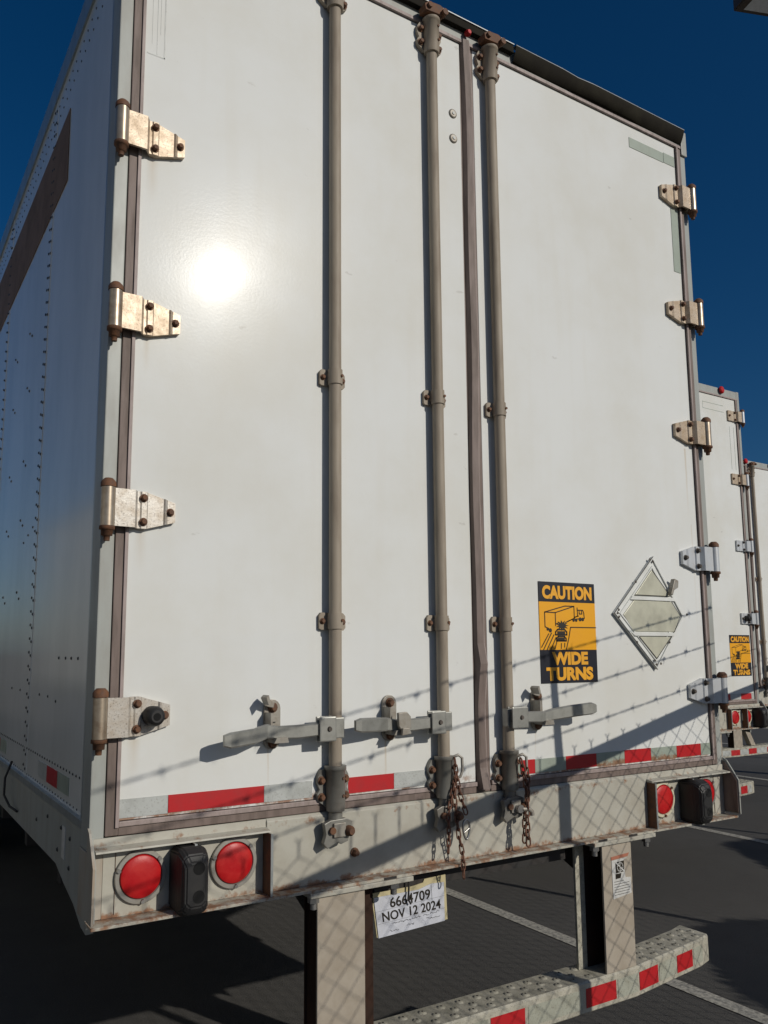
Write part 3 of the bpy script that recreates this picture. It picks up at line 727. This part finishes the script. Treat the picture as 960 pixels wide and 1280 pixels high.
    for s in (-1, 1):
        for x in lx:
            bz = BEZEL if (s < 0 and main) else (BEZELW if x == lx[0] or not main else BEZEL)
            tail_light(T, s * x, 1.251, bz, .0545, .068)
        dock_bumper(T, s * (1.043 if main else 1.215))
    # doors
    for s in (-1, 1):
        a, b = (-1.222, -.030) if s < 0 else (.034, 1.222)
        m = MB(WHITE); m.box(a, b, .0, .05, 1.395, 4.110, None, .002); D = m.obj('door', T)
        q = MB(SEAL)
        o0, o1 = (-1.256, -1.2225) if s < 0 else (1.2225, 1.256)
        q.box(o0, o1, -.006, .05, 1.36, 4.1105, None, .002)
        q.box(a, b, -.004, .05, 1.359, 1.3805, None, .002)
        q.box(*( (-1.232, -1.2225) if s < 0 else (1.2225, 1.232)), -.012, -.0065, 1.38, 4.11, SEALP, .001)
        q.box(a, b, -.010, -.001, 1.381, 1.3945, SEALP, .002)
        q.obj('door_seal', D)
    # overlapping seal between the doors
    q = MB(SEAL); zs = [1.372 + (4.125 - 1.372) * i / 40 for i in range(41)]; rows = []
    def wv(z): return .004 * math.sin(z * 2.3) + .003 * math.sin(z * 7.1) + (.012 * math.exp(-((z - 1.76) / .035) ** 2)) + (-.01 * max(0, (4.0 - 3.95)) if z > 4 else 0)
    for z in zs:
        w = wv(z); k = -.016 - .010 * math.exp(-((z - 1.76) / .05) ** 2) + (-.014 * max(0, (1.44 - z) / .07) if z < 1.44 else 0)
        rows.append([q.bm.verts.new(c) for c in ((-.026 + w * .4, -.001, z), (-.020 + w, k, z), (.005 + w, k - .004, z), (.006 + w, k - .003, z), (.019 + w, k + .008, z), (.021 + w * .4, -.001, z))])
    for a, b in zip(rows[:-1], rows[1:]):
        for k in range(5):
            f = q.bm.faces.new((a[k], a[k + 1], b[k + 1], b[k])); f.material_index = q._mi(SEALP) if k >= 3 else 0
    q.obj('centre_seal', T)
    q = MB(SEAL); q.box(-.0295, .0335, .001, .05, 1.36, 4.11); q.obj('door_gap_filler', T)
    # hinges
    if main:
        for i, z in enumerate((1.6605, 2.2121, 2.7621, 3.3082, 3.857)):
            hinge(T, -1, z, (HINGE3, HINGE3, HINGE, HINGE, HINGE)[i], BARREL, bump=(i == 0))
            hinge(T, 1, z, HINGE if i > 1 else HINGE2, BARREL if i > 1 else HINGE2)
    else:
        for s in (-1, 1):
            for i, z in enumerate((2.10, 2.75, 3.36, 3.95)): hinge(T, s, z, HINGE2 if i < 2 else HINGE, HINGE2, bump=(i == 0), square=True)
    for x in (-.588, -.182, .096): rod(T, x)
    if main:
        handle(T, -.588, -.968, -.788, True, 1.590); handle(T, -.182, -.553, -.380, False, 1.610); handle(T, .096, .462, .250, True, 1.622)
        caution_sign(T, .282, .571, 1.711, 2.080); placard(T)
        # tape along the foot of the doors
        for (a, b, mt) in ((-1.221, -1.091, WTAPE), (-1.0895, -.8085, RED), (-.8075, -.652, WTAPE), (-.556, -.529, WTAPE), (-.528, -.361, RED), (-.360, -.232, WTAPE),
                           (.045, .058, GTAPE), (.105, .169, GTAPE), (.170, .238, RED), (.239, .389, GTAPE), (.390, .546, RED), (.547, .699, GTAPER), (.700, .850, RED), (.851, 1.004, GTAPER), (1.005, 1.156, RED), (1.157, 1.218, GTAPE)):
            tape(T, a, b, 1.402 + random.uniform(-.001, .001), 1.449 + random.uniform(-.001, .001), mt)
        # faded patches at the top corner
        tape(T, .912, 1.138, 4.010, 4.056, GTAPE, name='faded_label'); tape(T, 1.141, 1.215, 4.012, 4.060, GTAPE, name='faded_label'); tape(T, 1.170, 1.215, 3.50, 3.80, GTAPE, name='faded_label')
        b = MB(WTAPE)
        for (xa, xb, za, zb) in ((-1.214, -1.160, 3.585, 3.589), (-1.163, -1.159, 3.585, 4.06), (-1.185, -1.183, 3.59, 4.06), (-1.200, -1.199, 3.62, 4.06), (-1.175, -1.174, 3.66, 4.06)): b.box(xa, xb, -.0008, -.0002, za, zb)
        b.obj('old_label_outline', T)
        for z in (3.808, 3.708):
            b = MB(KEEP); b.tube([(-.068, -.0005, z), (-.068, -.004, z), (-.068, -.0055, z)], [.018, .017, .013], None, 20); b.disc_y(-.068, z, -.0056, -.008, .006, WTAPE, 12); b.obj('grommet', T)
        # safety chains and their staples
        for (x, z, sc) in ((-.160, 1.466, 1), (.118, 1.45, 1)):
            b = MB(KEEP); b.tube([(x - .02, -.02, z + .012), (x - .012, -.05, z + .022), (x + .012, -.058, z + .030), (x + .026, -.06, z + .020), (x + .027, -.06, z - .020), (x + .018, -.06, z - .038), (x - .002, -.05, z - .044), (x - .012, -.03, z - .040), (x - .02, -.02, z - .03)], .0048, None, 8); b.obj('chain_staple', T)
        c = MB(CHAIN)
        chain_links(c, [(-.165, -.062, 1.475), (-.160, -.066, 1.42), (-.150, -.068, 1.37), (-.132, -.07, 1.32)])
        chain_links(c, [(-.168, -.064, 1.43), (-.172, -.066, 1.36), (-.160, -.068, 1.25), (-.144, -.066, 1.19), (-.142, -.066, 1.12)], .034)
        chain_links(c, [(-.175, -.064, 1.40), (-.196, -.064, 1.32), (-.196, -.064, 1.25), (-.200, -.064, 1.20)], .026, .006, .0026)
        c1 = c.obj('safety_chain', T)
        b = MB(STEEL); hk = []
        for i in range(22):
            a = 2 * math.pi * i / 22; hk.append((-.132 + .013 * math.sin(a) * (1 + .25 * math.cos(a)), -.072, 1.265 + .030 * math.cos(a)))
        b.tube(hk, .0036, None, 8, closed=True); b.tube([(-.120, -.072, 1.268), (-.143, -.072, 1.255)], .003, None, 6); b.obj('snap_hook', c1)
        c = MB(CHAIN)
        chain_links(c, [(.112, -.07, 1.455), (.124, -.072, 1.40), (.132, -.072, 1.34), (.126, -.075, 1.27), (.128, -.075, 1.19)], .032, .0088, .0028)
        chain_links(c, [(.138, -.07, 1.42), (.136, -.072, 1.36), (.124, -.066, 1.30), (.116, -.07, 1.20)], .032, .0088, .0028)
        c2 = c.obj('safety_chain', T)
        b = MB(KEEP); b.tube([(.10, -.05, 1.305), (.10, -.075, 1.305)], .014, STEEL, 8); b.tube([(.11, -.07, 1.303), (.135, -.074, 1.302), (.148, -.074, 1.292), (.150, -.074, 1.280)], .008, None, 8); b.obj('chain_hook', c2)
        # paper registration plate
        P0, P1, P2, P3 = Vector((-.434, 0, 1.093)), Vector((-.154, 0, 1.098 + .004)), Vector((-.148, 0, .966)), Vector((-.415, 0, .960))
        def S4(u, v): # v up
            a = P3.lerp(P2, u); b = P0.lerp(P1, u); p = a.lerp(b, v); return (p.x, p.z)
        b = MB(CREAM); 
        c_ = [S4(.005, .01), S4(1.02, .04), S4(1.02, 1.06), S4(.72, 1.06), S4(.70, .985), S4(.55, .96), S4(.0, 1.0)]
        b.prism(c_, .020, .0225); PL = b.obj('registration_plate', T)
        b = MB(PAPER); b.prism([S4(.02, .0), S4(.97, .03), S4(.985, .90), S4(.80, .93), S4(.62, .86), S4(.02, .90)], .0168, .0195); b.obj('paper_sheet', PL)
        b = MB(INKB)
        def sk(u0, u1, v0, v1): return lambda u, w: S4(u0 + (u1 - u0) * u, v0 + (v1 - v0) * w)
        b.text('6664709', 0, 1, 0, 1, .0158, None, .016, sk(.22, .78, .60, .83))
        b.text('NOV 12 2024', 0, 1, 0, 1, .0158, None, .016, sk(.10, .92, .33, .54))
        for (u0, u1, v) in ((.22, .48, .25), (.5, .62, .27), (.66, .74, .26), (.18, .30, .10), (.42, .52, .14), (.70, .90, .18), (.76, .90, .28)):
            n = int((u1 - u0) / .012); pl = [S4(u0 + (u1 - u0) * i / n, v + random.uniform(-.022, .022)) for i in range(n + 1)]; b.seg2(pl, .0011, .0158)
        b.seg2([S4(.02, .58), S4(.98, .60)], .0005, .0159); b.seg2([S4(.02, .30), S4(.98, .32)], .0005, .0159); b.seg2([S4(.80, .95), S4(.80, .55)], .0008, .0157)
        b.obj('plate_lettering', PL)
        b = MB(DARK); b.tube([(-.30, .012, 1.15), (-.302, .008, 1.09), (-.306, .006, 1.06), (-.296, .006, 1.045)], .003, None, 6); b.obj('plate_tie', PL)
        b = MB(DARK); b.box(-.45, .40, .03, .07, 1.085, 1.149); b.box(-.42, -.16, .024, .03, 1.05, 1.12); b.obj('plate_bracket', T)
        # torn label on the guard post
        b = MB(LABELW); yl = -.0558
        b.prism([(.545, .945), (.641, .955), (.640, 1.010), (.612, 1.012), (.606, 1.075), (.625, 1.080), (.543, 1.078)], yl, -.0545)
        LB = b.obj('warning_label', T)
        b = MB(LABELR); b.prism([(.541, 1.079), (.628, 1.084), (.636, 1.095), (.541, 1.090)], yl - .0002, -.0545); b.obj('label_heading', LB)
        b = MB(INKB); yk = yl - .001
        b.poly([(.562, yk, 1.032), (.562, yk, 1.070), (.606, yk, 1.072), (.606, yk, 1.034)]); b.poly([(.560, yk, 1.012), (.560, yk, 1.030), (.590, yk, 1.030), (.586, yk, 1.014)])
        for i in range(6): b.seg2([(.552, 1.003 - i * .009), (.63 if i > 0 else .60, 1.004 - i * .009)], .0016, yk)
        b.obj('label_print', LB)
        b = MB(LABELW)
        b.seg2([(.562, 1.070), (.604, 1.036)], .005, yk - .0005); b.seg2([(.584, 1.072), (.584, 1.034)], .003, yk - .0005)
        ring = [(.584 + .015 * math.cos(6.2832 * k / 14), 1.052 + .015 * math.sin(6.2832 * k / 14)) for k in range(15)]; b.seg2(ring, .003, yk - .0006); b.obj('label_pictogram', LB)
        # stub bolt and drain holes on the sill
        b = MB(BOLT); b.hexbolt(-.514, 1.232, -.0125, .010, .02); b.obj('stub_bolt', T)
        for xx in (-.415, .50, .66): b = MB(DARK); b.box(xx - .022, xx + .022, -.0600, -.0581, 1.1505, 1.1572, None); b.obj('drain_hole', T)
        b = MB(RUBBER); b.tube([(-1.274, 1.35, 1.40), (-1.30, 1.33, 1.34), (-1.305, 1.30, 1.28), (-1.296, 1.22, 1.25), (-1.28, 1.15, 1.24)], .0045, None, 8); b.obj('air_hose', T)
    else:
        caution_sign(T, .916, 1.205, 1.60, 1.955)
        x = -1.22; k = 0
        while x < 1.2:
            if not any(abs(x + .075 - r_) < .14 for r_ in (-.588, -.182, .096)): tape(T, x, min(x + .149, 1.22), 1.40, 1.449, RED if k % 2 else WTAPE)
            x += .15; k += 1
        handle(T, -.588, -.968, -.788, True, 1.590); handle(T, -.182, -.553, -.380, False, 1.610); handle(T, .096, .462, .250, True, 1.622)
        b = MB(GTAPE)
        for (xa, xb, za, zb) in ((.75, 1.05, 3.97, 3.974), (.75, 1.05, 4.03, 4.034), (.75, .754, 3.97, 4.034), (1.12, 1.124, 3.45, 3.85), (1.18, 1.184, 3.45, 3.85)): b.box(xa, xb, -.0008, -.0002, za, zb)
        b.obj('old_label_outline', T)
    rear_guard(T, marks=main, brace=(kind == 'third'))
    wheels(T, (6.2, 7.45))
    g_ = MB(DARK)
    for s in (-1, 1): g_.box(s * .60 - .06, s * .60 + .06, 12.6, 12.75, .12, 1.10); g_.box(s * .60 - .14, s * .60 + .14, 12.5, 12.85, .06, .12)
    g_.obj('landing_gear', T)
    return T

trailer((0, 0, 0), 'nearest white trailer with a diamond placard holder, safety chains and rusty hinges', 'main')
trailer((3.735, 2.2, 0), 'white trailer just right of the nearest one, small caution sign by its right edge', 'second')
trailer((7.57, 3.8, 0), 'farthest white trailer, partly hidden at the right edge, braced bumper under it', 'third')
trailer((-5.05, -1.5, 0), 'white trailer left of the nearest one, seen only reflected in its side wall', 'left')

# ------------------------------------------------------------------ chain link fence beside the camera
th = math.atan(.48); FX, FY = -1.83, -2.31
ux, uy = math.cos(th), math.sin(th)
def FP(x, z, off=0): return (x - uy * off, FY + .48 * (x - FX) + ux * off, z)
kx = -SUN.x / SUN.y; kz = -SUN.z / SUN.y       # shadow on the door plane: x_s = x0 + kx*y0 , z_s = z0 + kz*y0
def hfence(x, a, b, lo=-1.6, hi=3.2):
    x = min(max(x, lo), hi); y = FY + .48 * (x - FX); xs = x + kx * y
    return (a + b * xs) - kz * y + ZO
F = root('chain_link_fence', (FP(.765, 0)), 'galvanised chain link fence topped with barbed wire beside the camera', 'fence')
fl = Vector(F.location)
def fobj(m, name, parent=F):
    bmesh.ops.translate(m.bm, verts=m.bm.verts, vec=-fl); return m.obj(name, parent, raw=True)
XA, XB = -4.5, 12.0
pitch = .041 * ux
m = MB(GALV); x = XA; i = 0
while x < XB:
    z = .03; k = 0; pts = []; rt = i % 2 == 0; tx = x + (pitch / 2 if rt else -pitch / 2)      # neighbours twist together in pairs
    top = hfence(tx, 1.395, .1744) + .01
    while z < top - .066:
        pts.append(FP(x + (pitch / 2 if (k + i) % 2 else -pitch / 2) * .98 + .004 * math.sin(z * 3.1 + x * 1.7) + random.uniform(-.0015, .0015), z + .005 * math.sin(x * 2.3), .02 * math.sin(x * 1.9 + z * 2) + (.003 if k % 2 else -.003))); z += .041; k += 1
    sg = 1 if rt else -1
    for q in range(5): pts.append(FP(tx + .0022 * math.cos(q * 2.1 + (0 if rt else math.pi)), top - .045 + q * .010, .0022 * math.sin(q * 2.1 + (0 if rt else math.pi))))
    pts.append(FP(tx + sg * -.010, top + .004, sg * .004))
    m.tube(pts, .0019, None, 4, cap=False)
    x += pitch; i += 1
o = fobj(m, 'wire_mesh')
m = MB(GALV); n = 40
m.tube([FP(XA + (XB - XA) * i / n, hfence(XA + (XB - XA) * i / n, 1.292, .2412), .035) for i in range(n + 1)], .031, None, 14); fobj(m, 'top_rail')
for xp in (.765 - 2.75, .779, .765 + 2.75, .765 + 5.5, .765 + 8.25, .765 + 11):
    zt = hfence(xp, 1.292, .2412); zw = hfence(xp, 1.741, .2091)
    m = MB(GALV); m.cyl(FP(xp, 0, .035), FP(xp, zt - .02, .035), .028); m.tube([FP(xp, zt - .02, .035), FP(xp, zt + .05, .035), FP(xp - .02, zw + .02, .01)], [.024, .019, .015], None, 10); fobj(m, 'fence_post')
for (a, b) in ((1.741, .2091), (1.593, .2077), (1.453, .2009)):
    m = MB(GALV); n = 900; 
    for ph in (0, math.pi):
        m.tube([FP(XA + (XB - XA) * i / n, hfence(XA + (XB - XA) * i / n, a, b) + .0024 * math.cos(i * .9 + ph) + .006 * math.sin(i * .031), .0024 * math.sin(i * .9 + ph)) for i in range(n + 1)], .0017, None, 4, cap=False)
    x = XA + random.random() * .1
    while x < XB:
        z = hfence(x, a, b); 
        for q in range(3):
            dx = (q - 1) * .006; m.tube([FP(x + dx - .004, z - .004, 0), FP(x + dx - .004, z + .004, .004), FP(x + dx, z, -.005)], .0026, None, 5)
        for (dz, dy) in ((.018, .008), (-.018, -.008), (.006, -.018), (-.006, .018)): m.tube([FP(x, z), FP(x + random.uniform(-.01, .01), z + dz, dy)], [.0019, .0008], None, 4)
        x += .118
    fobj(m, 'barbed_wire')

# ------------------------------------------------------------------ unseen shrubs, added outside the fence to cast round shadows on the asphalt
def shrub(loc, rx, rz, h, label):
    T = root('shadow_shrub', loc, label, 'shrub', 'unseen shrubs added for their shadows')
    s = MB(WOOD)
    for k in range(4):
        a = k * 1.57; s.tube([(.05 * math.cos(a), .05 * math.sin(a), 0), (.1 * math.cos(a), .1 * math.sin(a), h * .4), (rx * .4 * math.cos(a), rx * .4 * math.sin(a), h)], [.06, .045, .02], None, 8)
    s.obj('stem', T, raw=True)
    c = MB(LEAF); rnd = random.Random(3)
    for i in range(9000):
        v = Vector((rnd.gauss(0, 1), rnd.gauss(0, 1), rnd.gauss(0, 1))).normalized(); q = rnd.uniform(.55, 1) ** .4 * (1 + .03 * math.sin(5 * v.x + 3 * v.y) + .03 * math.sin(9 * v.z + 4 * v.x))
        p = Vector((v.x * rx * q, v.y * rx * q, h + v.z * rz * q)); 
        n = Vector((rnd.gauss(0, 1), rnd.gauss(0, 1), rnd.gauss(0, 1))).normalized(); u = n.orthogonal().normalized(); w = n.cross(u); a = rnd.uniform(.03, .05)
        c.poly([p - u * a, p - w * a * .5, p + u * a, p + w * a * .5])
    co = bmesh.ops.create_icosphere(c.bm, subdivisions=4, radius=1)['verts']
    for v in co:
        n = v.co.normalized(); q = .97 * (1 + .03 * math.sin(5 * n.x + 3 * n.y) + .03 * math.sin(9 * n.z + 4 * n.x) + rnd.uniform(-.03, .03)); v.co = Vector((n.x * rx * q, n.y * rx * q, h + n.z * rz * q))
    c.obj('crown', T, raw=True)
shrub((4.40, -2.97, 0), 1.20, .70, 1.27, 'unseen shrub added to cast the nearer round shadow on the asphalt')
shrub((6.66, -1.51, 0), 1.18, .90, 1.03, 'unseen shrub added to cast the farther round shadow on the asphalt')

# ------------------------------------------------------------------ parking lot lamp, only the corner of its head is in view
d = Vector((0.68360818, 0.41044923, 0.6034992)); K = Vector((-1.8295, -2.1795, 1.771)) + d * 12 + cr * .22 + cu * .35
T = root('parking_lot_lamp', (11.2, K.y - 2.0, 0), 'dark brown lamp head poking into the top right corner of the sky', 'street lamp')
base = Vector(T.location)
m = MB(LAMPM); m.tube([(0, 0, 0), (0, 0, K.z + .1)], [.09, .06], None, 14); m.obj('lamp_pole', T, raw=True)
hd = K - base
e1 = Vector((.93, -.30, 0.04)).normalized()          # along the head, to the right and away from the corner
e2 = Vector((.30, .93, 0)).normalized(); e3 = Vector((0, 0, 1))
m = MB(LAMPM)
vv = [hd + e1 * a * .75 + e2 * b * .4 + e3 * c * .16 for a in (0, 1) for b in (0, 1) for c in (0, 1)]
b8 = [m.bm.verts.new(v) for v in vv]
for f in ((0, 1, 3, 2), (4, 6, 7, 5), (0, 4, 5, 1), (2, 3, 7, 6), (0, 2, 6, 4), (1, 5, 7, 3)): m.bm.faces.new([b8[i] for i in f])
bmesh.ops.recalc_face_normals(m.bm, faces=m.bm.faces)
bmesh.ops.bevel(m.bm, geom=m.bm.edges[:], offset=.015, segments=2, affect='EDGES')
H = m.obj('lamp_head', T, raw=True)
m = MB(LABELW); c0 = hd + e1 * .1 + e2 * .06 - e3 * .004; m.poly([c0, c0 + e1 * .55, c0 + e1 * .55 + e2 * .28, c0 + e2 * .28]); m.obj('lamp_glass', H, raw=True)
m = MB(LAMPM); m.tube([(0, 0, K.z), tuple(hd + e1 * .74 + e2 * .2 + e3 * .08)], .035, None, 10); m.obj('lamp_arm', T, raw=True)
